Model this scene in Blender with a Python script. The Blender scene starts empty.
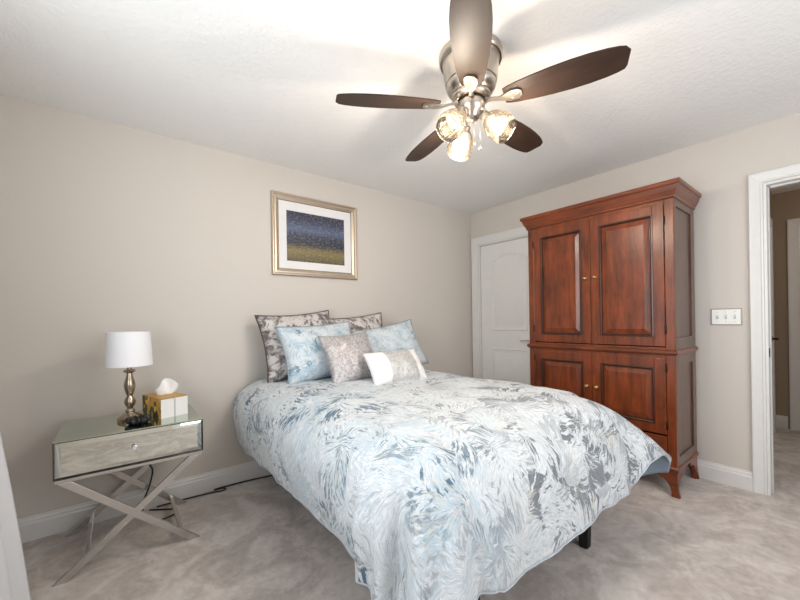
import bpy, bmesh, math, random
from mathutils import Vector, Matrix, noise
R = math.radians
PI = math.pi
SC = bpy.context.scene
COL = SC.collection

# ------------------------------------------------------------------ camera
F_PX = 357.9
YAW = 0.9042
ROLL = -0.0156
CAM = Vector((-3.34, -2.8418, 1.19))
fw = Vector((math.cos(YAW), math.sin(YAW), 0))
rt = Vector((math.sin(YAW), -math.cos(YAW), 0))
up = Vector((0, 0, 1))
r2 = math.cos(ROLL)*rt + math.sin(ROLL)*up
u2 = -math.sin(ROLL)*rt + math.cos(ROLL)*up
cam = bpy.data.cameras.new('camera')
camo = bpy.data.objects.new('camera', cam)
COL.objects.link(camo)
m = Matrix((r2, u2, -fw)).transposed().to_4x4()
m.translation = CAM
camo.matrix_world = m
cam.sensor_width = 36.0
cam.lens = 36.0*F_PX/800.0
cam.shift_y = 19.56/800.0
cam.clip_start = 0.02
SC.camera = camo

# ------------------------------------------------------------------ light, sky, exposure
SC.view_settings.view_transform = 'Standard'
SC.view_settings.look = 'None'
SC.view_settings.gamma = 1.0
SC.view_settings.use_curve_mapping = False
SC.view_settings.exposure = 0.2

WORLD = bpy.data.worlds.new('sky')
SC.world = WORLD
WORLD.use_nodes = True
wbg = WORLD.node_tree.nodes['Background']
wbg.inputs['Color'].default_value = (0.75, 0.86, 1.0, 1)
wbg.inputs['Strength'].default_value = 0.8

def area(name, loc, rot, sx, sy, power, color):
    l = bpy.data.lights.new(name, 'AREA')
    l.shape = 'RECTANGLE'
    l.size, l.size_y = sx, sy
    l.energy = power
    l.color = color
    o = bpy.data.objects.new(name, l)
    o.location = loc
    o.rotation_euler = rot
    COL.objects.link(o)
    return o

# daylight through the window of the left wall and fill from an added window behind the camera
area('daylight_left_window', (-4.02, -2.0, 1.45), (0, R(-120), 0), 1.3, 1.1, 28, (0.90, 0.96, 1.0))
area('front_window_fill', (-1.7, -3.92, 1.45), (R(84), 0, 0), 2.0, 1.35, 25, (0.95, 0.98, 1.0))
BULB_POWER = 9
BULB_COLOR = (1.0, 0.88, 0.74)
HALL_POWER = 6

# ------------------------------------------------------------------ material helpers
def lin(c):
    return tuple(((v/255)/12.92 if v/255 <= 0.04045 else ((v/255+0.055)/1.055)**2.4) for v in c) + (1,)

class NT:
    def __init__(s, name):
        s.m = bpy.data.materials.new(name)
        s.m.use_nodes = True
        s.t = s.m.node_tree
        s.b = s.t.nodes['Principled BSDF']
        s.out = s.t.nodes['Material Output']
    def n(s, kind, **kw):
        o = s.t.nodes.new(kind)
        for k, v in kw.items():
            if k in o.inputs.keys():
                o.inputs[k].default_value = v
            else:
                setattr(o, k, v)
        return o
    def l(s, a, b):
        s.t.links.new(a, b)
    def setb(s, **kw):
        for k, v in kw.items():
            s.b.inputs[k.replace('_', ' ')].default_value = v
    def math(s, op, a, b=None, c=None, clamp=False):
        o = s.t.nodes.new('ShaderNodeMath'); o.operation = op; o.use_clamp = clamp
        for i, v in enumerate((a, b, c)):
            if v is None: continue
            if isinstance(v, (int, float)): o.inputs[i].default_value = v
            else: s.l(v, o.inputs[i])
        return o.outputs[0]
    def vmath(s, op, a, b=None):
        o = s.t.nodes.new('ShaderNodeVectorMath'); o.operation = op
        for i, v in enumerate((a, b)):
            if v is None: continue
            if isinstance(v, (tuple, list)): o.inputs[i].default_value = v
            else: s.l(v, o.inputs[i])
        return o
    def mix(s, f, a, b):
        o = s.t.nodes.new('ShaderNodeMix'); o.data_type = 'RGBA'
        for i, v in ((0, f), (6, a), (7, b)):
            if isinstance(v, (int, float)): o.inputs[i].default_value = v
            elif isinstance(v, tuple): o.inputs[i].default_value = v
            else: s.l(v, o.inputs[i])
        return o.outputs[2]
    def ramp(s, f, stops, mode='LINEAR'):
        o = s.t.nodes.new('ShaderNodeValToRGB'); cr = o.color_ramp; cr.interpolation = mode
        while len(cr.elements) < len(stops): cr.elements.new(0.5)
        for e, (p, c) in zip(cr.elements, stops):
            e.position = p
            e.color = c if isinstance(c, tuple) else (c, c, c, 1)
        s.l(f, o.inputs[0])
        return o.outputs[0]
    def noise(s, vec, scale, detail=4, rough=0.5, dist=0.0):
        o = s.n('ShaderNodeTexNoise')
        o.inputs['Scale'].default_value = scale; o.inputs['Detail'].default_value = detail
        o.inputs['Roughness'].default_value = rough; o.inputs['Distortion'].default_value = dist
        if vec is not None: s.l(vec, o.inputs['Vector'])
        return o
    def bump(s, h, strength, distance):
        o = s.n('ShaderNodeBump'); o.inputs['Strength'].default_value = strength
        o.inputs['Distance'].default_value = distance
        s.l(h, o.inputs['Height']); s.l(o.outputs[0], s.b.inputs['Normal'])
    def coord(s, what='Object'):
        return s.n('ShaderNodeTexCoord').outputs[what]

def plain(name, rgb, rough=0.5, metal=0.0, **kw):
    t = NT(name)
    c = t.noise(t.coord(), 18, 3)
    col = lin(rgb)
    d = tuple(v*0.93 for v in col[:3]) + (1,)
    t.l(t.mix(c.outputs[0], d, col), t.b.inputs['Base Color'])
    t.setb(Roughness=rough, Metallic=metal, **kw)
    return t.m

def wall_mat(name, rgb):
    t = NT(name)
    p = t.coord()
    a = t.noise(p, 1.3, 3)
    col = lin(rgb)
    t.l(t.mix(a.outputs[0], tuple(v*0.97 for v in col[:3])+(1,), col), t.b.inputs['Base Color'])
    t.setb(Roughness=0.6)
    t.bump(t.noise(p, 260, 2).outputs[0], 0.05, 0.002)
    return t.m

M = {}
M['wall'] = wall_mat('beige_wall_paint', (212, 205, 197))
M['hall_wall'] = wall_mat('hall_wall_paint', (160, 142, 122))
def ceiling_mat():
    t = NT('knockdown_ceiling')
    p = t.coord()
    t.setb(Base_Color=lin((240, 239, 238)), Roughness=0.85)
    h = t.ramp(t.noise(p, 42, 4, 0.55).outputs[0], [(0.42, 0.0), (0.58, 1.0)])
    t.bump(h, 0.22, 0.006)
    return t.m
M['ceiling'] = ceiling_mat()
def carpet_mat():
    t = NT('cut_pile_carpet')
    p = t.coord()
    big = t.noise(p, 4.2, 4, 0.6, 1.2).outputs[0]
    mid = t.noise(p, 26, 4, 0.6).outputs[0]
    fine = t.noise(p, 330, 3, 0.7).outputs[0]
    f = t.math('ADD', t.math('MULTIPLY', t.ramp(big, [(0.40, 0.0), (0.60, 1.0)]), 0.6), t.math('MULTIPLY', t.ramp(mid, [(0.3, 0.0), (0.7, 1.0)]), 0.4))
    c1 = t.mix(f, lin((184, 171, 163)), lin((240, 230, 223)))
    c2 = t.mix(t.math('MULTIPLY', t.ramp(fine, [(0.3, 0.0), (0.7, 1.0)]), 0.35), c1, lin((158, 146, 138)))
    t.l(c2, t.b.inputs['Base Color'])
    t.setb(Roughness=0.95)
    t.b.inputs['Sheen Weight'].default_value = 0.25
    hh = t.math('ADD', fine, t.math('MULTIPLY', mid, 1.5))
    t.bump(hh, 0.7, 0.006)
    return t.m
M['carpet'] = carpet_mat()
M['trim'] = plain('white_trim_paint', (230, 229, 227), 0.35)
M['door'] = plain('white_door_paint', (236, 236, 234), 0.4)
M['nickel'] = plain('brushed_nickel', (196, 188, 178), 0.28, 1.0)
M['steel'] = plain('satin_steel', (208, 206, 203), 0.25, 0.9)
M['champagne'] = plain('champagne_lamp_metal', (176, 162, 144), 0.25, 1.0)
M['brass'] = plain('antique_brass', (190, 160, 110), 0.3, 1.0)
M['bronze'] = plain('dark_bronze', (62, 50, 40), 0.4, 1.0)
M['pewter'] = plain('dark_pewter', (146, 140, 132), 0.4, 0.7)
M['black'] = plain('black_plastic', (22, 21, 21), 0.45)
M['blackwood'] = plain('black_painted_metal', (18, 18, 19), 0.5)
M['mirror'] = plain('mirror_glass', (226, 230, 224), 0.015, 1.0)
M['mirror_green'] = plain('mirror_green_reflection', (196, 206, 192), 0.02, 1.0)  # dark green cast of the reflection is painted into the top's colour
M['mirror_edge'] = plain('dark_mirror_edge', (52, 52, 48), 0.25, 0.6)
M['plate'] = plain('white_switch_plastic', (245, 245, 240), 0.35)
M['mat'] = plain('white_mat_board', (238, 236, 236), 0.8)
M['tissue'] = plain('white_tissue', (246, 246, 246), 0.9)
M['mattress'] = plain('mattress_ticking', (225, 225, 225), 0.9)
def shade_mat():
    t = NT('white_linen_lampshade')
    p = t.coord()
    w = t.n('ShaderNodeTexWave', Scale=160.0, Distortion=1.0); t.l(p, w.inputs['Vector'])
    t.l(t.mix(w.outputs['Fac'], lin((240, 240, 244)), lin((248, 248, 250))), t.b.inputs['Base Color'])
    t.setb(Roughness=0.9)
    return t.m
M['shade'] = shade_mat()
def wood(name, dark, light, axis='Z', rough=0.3, sc=1.0, coat=0.15):
    t = NT(name)
    p = t.coord()
    mp = t.n('ShaderNodeMapping')
    s = {'Z': (9, 9, 1.1), 'Y': (9, 1.1, 9), 'X': (1.1, 9, 9)}[axis]
    mp.inputs['Scale'].default_value = tuple(v*sc for v in s)
    t.l(p, mp.inputs['Vector'])
    a = t.noise(mp.outputs[0], 2.2, 5, 0.6, 0.9).outputs[0]
    b = t.noise(mp.outputs[0], 14, 4, 0.6).outputs[0]
    blot = t.noise(p, 5.0, 3, 0.55).outputs[0]
    f = t.math('ADD', t.math('MULTIPLY', a, 0.5), t.math('ADD', t.math('MULTIPLY', b, 0.2), t.math('MULTIPLY', blot, 0.3)))
    c = t.ramp(f, [(0.34, lin(dark)), (0.66, lin(light))])
    t.l(c, t.b.inputs['Base Color'])
    t.setb(Roughness=rough)
    t.b.inputs['Coat Weight'].default_value = coat
    t.b.inputs['Coat Roughness'].default_value = 0.2
    return t.m
M['cherry'] = wood('cherry_wood_upright', (66, 28, 13), (146, 70, 32))
M['cherry_h'] = wood('cherry_wood_level', (66, 29, 14), (140, 68, 32), 'Y')
M['cherry_dark'] = wood('dark_cherry', (42, 18, 11), (74, 34, 20))  # darker cherry for the door mouldings and the strip behind the doors
M['cherry_side_sheen'] = wood('cherry_painted_wall_sheen', (80, 54, 42), (108, 79, 64))  # greyer than the front: reflected wall light is put into the colour
M['blade'] = wood('dark_walnut_blade', (44, 33, 28), (64, 48, 40), 'X', 0.46, 1.4, 0.0)
M['blade'].node_tree.nodes['Principled BSDF'].inputs['Specular IOR Level'].default_value = 0.25
M['gold_frame'] = plain('champagne_gold_frame', (212, 196, 176), 0.34, 0.8)
M['gold_dark'] = plain('dark_gold_edge', (140, 118, 84), 0.4, 0.8)

def glass_shade_mat():
    t = NT('seeded_glass')
    t.t.nodes.remove(t.b)
    tr = t.n('ShaderNodeBsdfTransparent'); tr.inputs[0].default_value = (1.0, 0.97, 0.93, 1)
    gl = t.n('ShaderNodeBsdfGlossy'); gl.inputs['Roughness'].default_value = 0.08
    tl = t.n('ShaderNodeBsdfTranslucent'); tl.inputs[0].default_value = (1.0, 0.86, 0.68, 1)
    fr = t.n('ShaderNodeFresnel'); fr.inputs[0].default_value = 1.45
    bp = t.n('ShaderNodeBump'); bp.inputs['Strength'].default_value = 0.5; bp.inputs['Distance'].default_value = 0.004
    nz = t.noise(t.coord(), 60, 3, 0.6)
    t.l(nz.outputs[0], bp.inputs['Height'])
    for x in (gl, tl, fr): t.l(bp.outputs[0], x.inputs['Normal'])
    m1 = t.n('ShaderNodeMixShader'); m1.inputs[0].default_value = 0.05
    t.l(tr.outputs[0], m1.inputs[1]); t.l(tl.outputs[0], m1.inputs[2])
    m2 = t.n('ShaderNodeMixShader'); t.l(fr.outputs[0], m2.inputs[0])
    t.l(m1.outputs[0], m2.inputs[1]); t.l(gl.outputs[0], m2.inputs[2])
    t.l(m2.outputs[0], t.out.inputs['Surface'])
    return t.m
M['glass_shade'] = glass_shade_mat()
def bulb_mat():
    t = NT('glowing_bulb')
    t.setb(Base_Color=(1, 0.9, 0.75, 1))
    t.b.inputs['Emission Color'].default_value = (1.0, 0.82, 0.58, 1)
    t.b.inputs['Emission Strength'].default_value = 8.0
    return t.m
M['bulb'] = bulb_mat()
def crystal_mat():
    t = NT('clear_crystal')
    t.setb(Base_Color=(0.95, 0.97, 1, 1), Roughness=0.02, Metallic=0.7)
    return t.m
M['crystal'] = crystal_mat()

def fabric_mat(name, kind):
    """painterly brush-stroke print; kind: 'comforter', 'blue', 'brown'"""
    t = NT(name)
    uv = t.coord('UV')
    w = t.noise(uv, 3.0, 3, 0.5)
    off = t.vmath('SCALE', t.vmath('SUBTRACT', w.outputs['Color'], (0.5, 0.5, 0.5)).outputs[0]); off.inputs[3].default_value = 0.16
    p = t.vmath('ADD', uv, off.outputs[0]).outputs[0]
    # dabs of brush strokes: every dab fans out from a point beyond its edge
    w2 = t.noise(uv, 42.0, 3, 0.6)
    off2 = t.vmath('SCALE', t.vmath('SUBTRACT', w2.outputs['Color'], (0.5, 0.5, 0.5)).outputs[0]); off2.inputs[3].default_value = 0.016
    p = t.vmath('ADD', p, off2.outputs[0]).outputs[0]
    def strokes(vscale, reach, fan, along, seed):
        vo = t.n('ShaderNodeTexVoronoi', Scale=vscale); vo.inputs['Randomness'].default_value = 1.0
        t.l(t.vmath('ADD', p, (seed, seed*1.7, 0)).outputs[0], vo.inputs['Vector'])
        pos = t.vmath('SUBTRACT', vo.outputs['Position'], (seed, seed*1.7, 0)).outputs[0]
        sc = t.n('ShaderNodeSeparateColor'); t.l(vo.outputs['Color'], sc.inputs[0])
        a0 = t.math('MULTIPLY', sc.outputs[0], 6.283)
        o = t.n('ShaderNodeCombineXYZ')
        t.l(t.math('MULTIPLY', t.math('COSINE', a0), reach), o.inputs[0]); t.l(t.math('MULTIPLY', t.math('SINE', a0), reach), o.inputs[1])
        d = t.vmath('SUBTRACT', t.vmath('SUBTRACT', p, pos).outputs[0], o.outputs[0]).outputs[0]
        sx = t.n('ShaderNodeSeparateXYZ'); t.l(d, sx.inputs[0])
        # angle measured from the direction of the dab, so it never wraps inside it
        ca, sa = t.math('COSINE', a0), t.math('SINE', a0)
        fx = t.math('ADD', t.math('MULTIPLY', sx.outputs[0], ca), t.math('MULTIPLY', sx.outputs[1], sa))
        fy = t.math('SUBTRACT', t.math('MULTIPLY', sx.outputs[1], ca), t.math('MULTIPLY', sx.outputs[0], sa))
        ang = t.math('ARCTAN2', fy, t.math('MULTIPLY', fx, -1.0))
        dist = t.vmath('LENGTH', d).outputs['Value']
        bend = t.math('MULTIPLY', t.math('SUBTRACT', sc.outputs[2], 0.5), 9.0)
        ang = t.math('ADD', ang, t.math('MULTIPLY', dist, bend))
        cx = t.n('ShaderNodeCombineXYZ')
        t.l(t.math('MULTIPLY', ang, fan), cx.inputs[0]); t.l(t.math('MULTIPLY', dist, along), cx.inputs[1])
        t.l(t.math('MULTIPLY', sc.outputs[1], 37.0), cx.inputs[2])
        return cx.outputs[0], sc.outputs[1], sc.outputs[2]
    cv1, r1, q1 = strokes(11.0, 0.08, 15.0, 24.0, 0.0)
    cv2, r2_, q2 = strokes(15.0, 0.06, 13.0, 30.0, 3.7)
    st = t.noise(cv1, 1.0, 3, 0.55).outputs[0]
    st2 = t.noise(cv2, 1.0, 3, 0.55).outputs[0]
    region = t.noise(uv, 3.4, 2, 0.5).outputs[0]
    region2 = t.noise(t.vmath('ADD', uv, (4.2, 9.1, 0)).outputs[0], 4.0, 2, 0.5).outputs[0]
    fine = t.noise(cv2, 2.6, 3, 0.6).outputs[0]
    patch = t.noise(p, 13.0, 3, 0.6).outputs[0]
    patch2 = t.noise(t.vmath('ADD', p, (1.3, 5.7, 0)).outputs[0], 11.0, 3, 0.6).outputs[0]
    st = t.math('ADD', st, t.math('MULTIPLY', t.math('SUBTRACT', patch2, 0.5), 0.7))
    st2 = t.math('ADD', st2, t.math('MULTIPLY', t.math('SUBTRACT', patch, 0.5), 0.9))
    if kind == 'comforter':
        white = t.mix(t.ramp(fine, [(0.35, 0.0), (0.65, 1.0)]), lin((184, 192, 199)), lin((228, 230, 231)))
        blue = t.mix(fine, lin((150, 178, 194)), lin((196, 212, 221)))
        deep = t.mix(fine, lin((54, 84, 108)), lin((104, 136, 158)))
        grey = t.mix(fine, lin((52, 60, 70)), lin((104, 112, 122)))
        su = t.n('ShaderNodeSeparateXYZ'); t.l(uv, su.inputs[0])
        # the print is bluer towards the left hem and greyer over the rest
        bluez = t.ramp(t.math('ADD', su.outputs[0], t.math('MULTIPLY', t.math('SUBTRACT', region, 0.5), 0.5)), [(0.24, 1.0), (0.50, 0.10)])
        fb = t.math('MULTIPLY', t.ramp(st, [(0.44, 0.0), (0.56, 1.0)]), t.math('ADD', t.math('MULTIPLY', bluez, 0.65), 0.15))
        fb = t.math('MULTIPLY', fb, t.ramp(r1, [(0.15, 0.25), (0.75, 1.0)]))
        c = t.mix(fb, white, blue)
        fd = t.math('MULTIPLY', t.math('MULTIPLY', t.ramp(st2, [(0.55, 0.0), (0.62, 1.0)]), t.ramp(region2, [(0.42, 0.2), (0.54, 1.0)])), bluez)
        c = t.mix(fd, c, deep)
        # grey flowers gather on the drop at the foot, single leaves lie over the top
        gz = t.ramp(t.math('ADD', region2, t.math('MULTIPLY', t.math('SUBTRACT', su.outputs[1], 0.62), 0.25)), [(0.42, 0.30), (0.58, 1.0)])
        fg = t.ramp(t.math('ADD', t.math('SUBTRACT', st2, 0.5), t.math('MULTIPLY', gz, 0.11)), [(0.10, 0.0), (0.15, 1.0)])
        fg = t.math('MULTIPLY', fg, t.math('SUBTRACT', 1.0, t.math('MULTIPLY', bluez, 0.8)))
        fg = t.math('MULTIPLY', fg, t.ramp(r2_, [(0.2, 0.3), (0.6, 1.0)]))
        c = t.mix(t.math('MULTIPLY', fg, 0.92), c, grey)
        cream = t.math('MULTIPLY', t.ramp(st, [(0.60, 0.0), (0.66, 1.0)]), 0.35)
        c = t.mix(cream, c, lin((226, 217, 202)))
    elif kind == 'blue':
        white = t.mix(fine, lin((200, 210, 217)), lin((228, 232, 234)))
        c = t.mix(t.ramp(st, [(0.46, 0.0), (0.62, 1.0)]), white, lin((166, 190, 204)))
        fd = t.math('MULTIPLY', t.ramp(st2, [(0.52, 0.0), (0.60, 1.0)]), t.ramp(region2, [(0.48, 0.0), (0.6, 1.0)]))
        c = t.mix(fd, c, lin((106, 140, 160)))
    else:
        g1 = t.noise(p, 15, 5, 0.68, 0.7).outputs[0]
        c = t.ramp(g1, [(0.38, lin((96, 87, 85))), (0.47, lin((150, 141, 138))), (0.53, lin((208, 203, 200)))])
    t.l(c, t.b.inputs['Base Color'])
    t.setb(Roughness=0.75)
    t.b.inputs['Sheen Weight'].default_value = 0.15
    bh = t.math('ADD', t.noise(uv, 260, 2).outputs[0], t.math('MULTIPLY', t.noise(uv, 16, 3).outputs[0], 4.0))
    t.bump(bh, 0.25, 0.003)
    return t.m
M['comforter'] = fabric_mat('feathered_print_fabric', 'comforter')
M['blue_print'] = fabric_mat('blue_brushed_print_fabric', 'blue')
M['brown_print'] = fabric_mat('brown_damask_fabric', 'brown')
M['backing'] = plain('blue_grey_backing_cloth', (140, 156, 172), 0.85)
M['piping'] = plain('dark_grey_piping', (84, 78, 78), 0.8)
M['blue_piping'] = plain('slate_piping', (142, 160, 171), 0.8)
def sequin(name, a, b, scale):
    t = NT(name)
    uv = t.coord('UV')
    v = t.n('ShaderNodeTexVoronoi', Scale=scale); t.l(uv, v.inputs['Vector'])
    s = t.n('ShaderNodeSeparateColor'); t.l(v.outputs['Color'], s.inputs[0])
    t.l(t.mix(s.outputs[0], lin(a), lin(b)), t.b.inputs['Base Color'])
    t.setb(Roughness=0.42, Metallic=0.25)
    t.bump(v.outputs['Distance'], 0.5, 0.004)
    return t.m
M['silver_sequin'] = sequin('silver_sequin_cloth', (160, 154, 155), (208, 203, 203), 85)
M['grey_sequin'] = sequin('pale_glitter_band', (190, 190, 188), (222, 222, 220), 110)
M['white_cloth'] = plain('white_cotton', (242, 242, 240), 0.85)
M['hem'] = plain('pale_hem_cord', (186, 194, 202), 0.85)
M['curtain'] = plain('white_sheer_cloth', (226, 226, 228), 0.9)
def art_mat():
    t = NT('abstract_night_painting')
    uv = t.coord('UV')
    su = t.n('ShaderNodeSeparateXYZ'); t.l(uv, su.inputs[0])
    mp = t.n('ShaderNodeMapping'); mp.inputs['Scale'].default_value = (3, 9, 1); t.l(uv, mp.inputs['Vector'])
    n1 = t.noise(mp.outputs[0], 3.5, 5, 0.7, 1.2).outputs[0]
    n2 = t.noise(uv, 26, 4, 0.7).outputs[0]
    v = t.math('ADD', su.outputs[1], t.math('MULTIPLY', t.math('SUBTRACT', n1, 0.5), 0.35))
    base = t.ramp(v, [(0.0, lin((86, 78, 58))), (0.22, lin((132, 118, 78))), (0.36, lin((44, 48, 66))), (0.52, lin((52, 58, 80))), (0.66, lin((88, 102, 132))), (0.82, lin((54, 62, 92))), (1.0, lin((44, 44, 66)))])
    c = t.mix(t.math('MULTIPLY', t.ramp(n2, [(0.50, 0.0), (0.75, 1.0)]), 0.5), base, lin((190, 180, 140)))
    t.l(c, t.b.inputs['Base Color'])
    t.setb(Roughness=0.5)
    return t.m
M['art'] = art_mat()
def tissue_box_mat():
    t = NT('gold_and_green_printed_card')
    p = t.coord()
    v = t.n('ShaderNodeTexVoronoi', Scale=36.0); t.l(p, v.inputs['Vector'])
    s = t.n('ShaderNodeSeparateColor'); t.l(v.outputs['Color'], s.inputs[0])
    c = t.ramp(s.outputs[0], [(0.0, lin((214, 164, 58))), (0.4, lin((238, 192, 84))), (0.55, lin((40, 78, 48))), (0.74, lin((196, 92, 48))), (0.86, lin((60, 40, 24)))], 'CONSTANT')
    t.l(c, t.b.inputs['Base Color']); t.setb(Roughness=0.4)
    return t.m
M['tissue_box'] = tissue_box_mat()
M['box_gold'] = plain('gold_card', (196, 150, 62), 0.4)
M['box_white'] = plain('white_card', (238, 236, 234), 0.5)
M['box_line'] = plain('grey_card_line', (190, 188, 188), 0.5)

# ------------------------------------------------------------------ mesh helpers
def empty(name, loc, rz=0.0):
    o = bpy.data.objects.new(name, None)
    o.empty_display_size = 0.1
    o.location = loc
    o.rotation_euler = (0, 0, rz)
    COL.objects.link(o)
    return o

def tag(o, label=None, cat=None, group=None, kind=None):
    if label: o['label'] = label
    if cat: o['category'] = cat
    if group: o['group'] = group
    if kind: o['kind'] = kind
    return o

def obj(name, bm, mat, parent=None, smooth=None, loc=None, rot=None):
    me = bpy.data.meshes.new(name)
    bmesh.ops.recalc_face_normals(bm, faces=bm.faces)
    bm.to_mesh(me); bm.free()
    for x in (mat if isinstance(mat, (list, tuple)) else [mat]):
        me.materials.append(x)
    o = bpy.data.objects.new(name, me)
    COL.objects.link(o)
    if parent is not None: o.parent = parent
    if loc: o.location = loc
    if rot: o.rotation_euler = rot
    if smooth is not None:
        for p in me.polygons: p.use_smooth = True
        if smooth < 180:
            md = o.modifiers.new('edges', 'EDGE_SPLIT')
            md.split_angle = R(smooth)
    return o

def B(): return bmesh.new()

def box(bm, x0, x1, y0, y1, z0, z1, bev=0.0, seg=2, mi=0):
    t = bmesh.new()
    vs = [t.verts.new((x, y, z)) for x in (x0, x1) for y in (y0, y1) for z in (z0, z1)]
    for f in ((0, 1, 3, 2), (4, 6, 7, 5), (0, 4, 5, 1), (2, 3, 7, 6), (0, 2, 6, 4), (1, 5, 7, 3)):
        t.faces.new([vs[i] for i in f])
    bmesh.ops.recalc_face_normals(t, faces=t.faces)
    if bev > 0:
        bmesh.ops.bevel(t, geom=t.edges[:], offset=bev, segments=seg, profile=0.5, affect='EDGES')
    join(bm, t, mi=mi)
    return bm

def join(bm, t, mat=None, mi=0):
    mp = {}
    for v in t.verts:
        mp[v] = bm.verts.new(mat @ v.co if mat else v.co)
    for f in t.faces:
        try:
            nf = bm.faces.new([mp[v] for v in f.verts]); nf.material_index = mi or f.material_index
        except ValueError: pass
    t.free()

def lathe(bm, prof, seg=32, mat=None, cap=True):
    t = bmesh.new()
    rings = []
    for r, z in prof:
        if r < 1e-5:
            rings.append([t.verts.new((0, 0, z))])
        else:
            rings.append([t.verts.new((r*math.cos(2*PI*i/seg), r*math.sin(2*PI*i/seg), z)) for i in range(seg)])
    for a, b in zip(rings, rings[1:]):
        for i in range(seg):
            j = (i+1) % seg
            if len(a) == 1 and len(b) == 1: continue
            if len(a) == 1: t.faces.new((a[0], b[i], b[j]))
            elif len(b) == 1: t.faces.new((a[i], a[j], b[0]))
            else: t.faces.new((a[i], a[j], b[j], b[i]))
    if cap:
        for rg in (rings[0], rings[-1]):
            if len(rg) > 1: t.faces.new(rg)
    join(bm, t, mat)
    return bm

def tube(bm, pts, r, seg=8, closed=False, cap=True):
    pts = [Vector(p) for p in pts]
    n = len(pts); rings = []
    prev = None
    for i, p in enumerate(pts):
        if closed: d = pts[(i+1) % n]-pts[i-1]
        else: d = pts[min(i+1, n-1)]-pts[max(i-1, 0)]
        d.normalize()
        if prev is None:
            a = d.orthogonal().normalized()
        else:
            a = (prev-d*prev.dot(d))
            a = a.normalized() if a.length > 1e-6 else d.orthogonal().normalized()
        prev = a
        b = d.cross(a)
        rr = r[i] if isinstance(r, (list, tuple)) else r
        rings.append([bm.verts.new(p+rr*(math.cos(2*PI*k/seg)*a+math.sin(2*PI*k/seg)*b)) for k in range(seg)])
    rng = range(n) if closed else range(n-1)
    for i in rng:
        A, C = rings[i], rings[(i+1) % n]
        for k in range(seg):
            bm.faces.new((A[k], A[(k+1) % seg], C[(k+1) % seg], C[k]))
    if cap and not closed:
        bm.faces.new(rings[0]); bm.faces.new(rings[-1])
    return bm

def smooth_path(pts, k=6):
    P = [Vector(p) for p in pts]; out = []
    for i in range(len(P)-1):
        p0, p1, p2, p3 = P[max(i-1, 0)], P[i], P[i+1], P[min(i+2, len(P)-1)]
        for j in range(k):
            t = j/k
            out.append(0.5*((2*p1)+(p2-p0)*t+(2*p0-5*p1+4*p2-p3)*t*t+(3*p1-p0-3*p2+p3)*t**3))
    out.append(P[-1])
    return out

def prism(bm, outline, d0, d1, axis='y', bev=0.0):
    """outline of 2D points extruded between d0 and d1 along axis"""
    t = bmesh.new()
    def P(a, b, d):
        return {'y': (a, d, b), 'x': (d, a, b), 'z': (a, b, d)}[axis]
    A = [t.verts.new(P(a, b, d0)) for a, b in outline]
    C = [t.verts.new(P(a, b, d1)) for a, b in outline]
    t.faces.new(A); t.faces.new(list(reversed(C)))
    n = len(A)
    for i in range(n):
        t.faces.new((A[i], C[i], C[(i+1) % n], A[(i+1) % n]))
    bmesh.ops.recalc_face_normals(t, faces=t.faces)
    if bev:
        bmesh.ops.bevel(t, geom=t.edges[:], offset=bev, segments=1, affect='EDGES')
    join(bm, t)
    return bm

def sweep_profile(bm, prof, path, closed_prof=True):
    """prof: list of (out, z) pairs; path: list of ((x,y), (nx,ny)) mitred"""
    rings = []
    for (x, y), (nx, ny) in path:
        rings.append([bm.verts.new((x+o*nx, y+o*ny, z)) for o, z in prof])
    for a, b in zip(rings, rings[1:]):
        for i in range(len(prof)):
            j = (i+1) % len(prof)
            bm.faces.new((a[i], a[j], b[j], b[i]))
    bm.faces.new(rings[0]); bm.faces.new(rings[-1])

# ------------------------------------------------------------------ room shell
XL, YF, H = -4.0, -3.85, 2.44         # left wall, wall behind the camera, ceiling
XH = 2.07                             # far wall of the hall
def struct(name, bm, mat, parent=None, **k):
    o = obj(name, bm, mat, parent, **k)
    if parent is None: o['kind'] = 'structure'
    return o

struct('floor', box(B(), XL-0.12, XH+0.12, YF-0.5, 0.12, -0.1, 0), M['carpet'])
struct('ceiling', box(B(), XL-0.12, XH+0.12, YF-0.5, 0.12, H, H+0.1), M['ceiling'])
struct('wall_back', box(B(), XL-0.12, 0.12, 0, 0.12, 0, H), M['wall'])
# left wall with its window opening
WY0, WY1, WZ0, WZ1 = -2.6, -1.4, 0.75, 2.15
bm = B()
box(bm, XL-0.12, XL, WY1, 0, 0, H); box(bm, XL-0.12, XL, YF, WY0, 0, H)
box(bm, XL-0.12, XL, WY0, WY1, 0, WZ0); box(bm, XL-0.12, XL, WY0, WY1, WZ1, H)
struct('wall_left', bm, M['wall'])
# wall behind the camera with a wide window added for fill light
GX0, GX1 = -2.8, -0.6
bm = B()
box(bm, XL-0.12, GX0, YF-0.12, YF, 0, H); box(bm, GX1, 0.12, YF-0.12, YF, 0, H)
box(bm, GX0, GX1, YF-0.12, YF, 0, WZ0); box(bm, GX0, GX1, YF-0.12, YF, WZ1, H)
struct('wall_front', bm, M['wall'])
# right wall with the closet and the hall opening
CY0, CY1 = -0.862, -0.115             # closet opening
DY0, DY1 = -3.30, -2.479              # hall opening
DZ = 2.045
bm = B()
box(bm, 0, 0.12, CY1, 0.0, 0, H); box(bm, 0, 0.12, DY1, CY0, 0, H); box(bm, 0, 0.12, YF, DY0, 0, H)
box(bm, 0, 0.12, CY0, CY1, DZ, H); box(bm, 0, 0.12, DY0, DY1, DZ, H)
struct('wall_right', bm, M['wall'])
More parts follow.
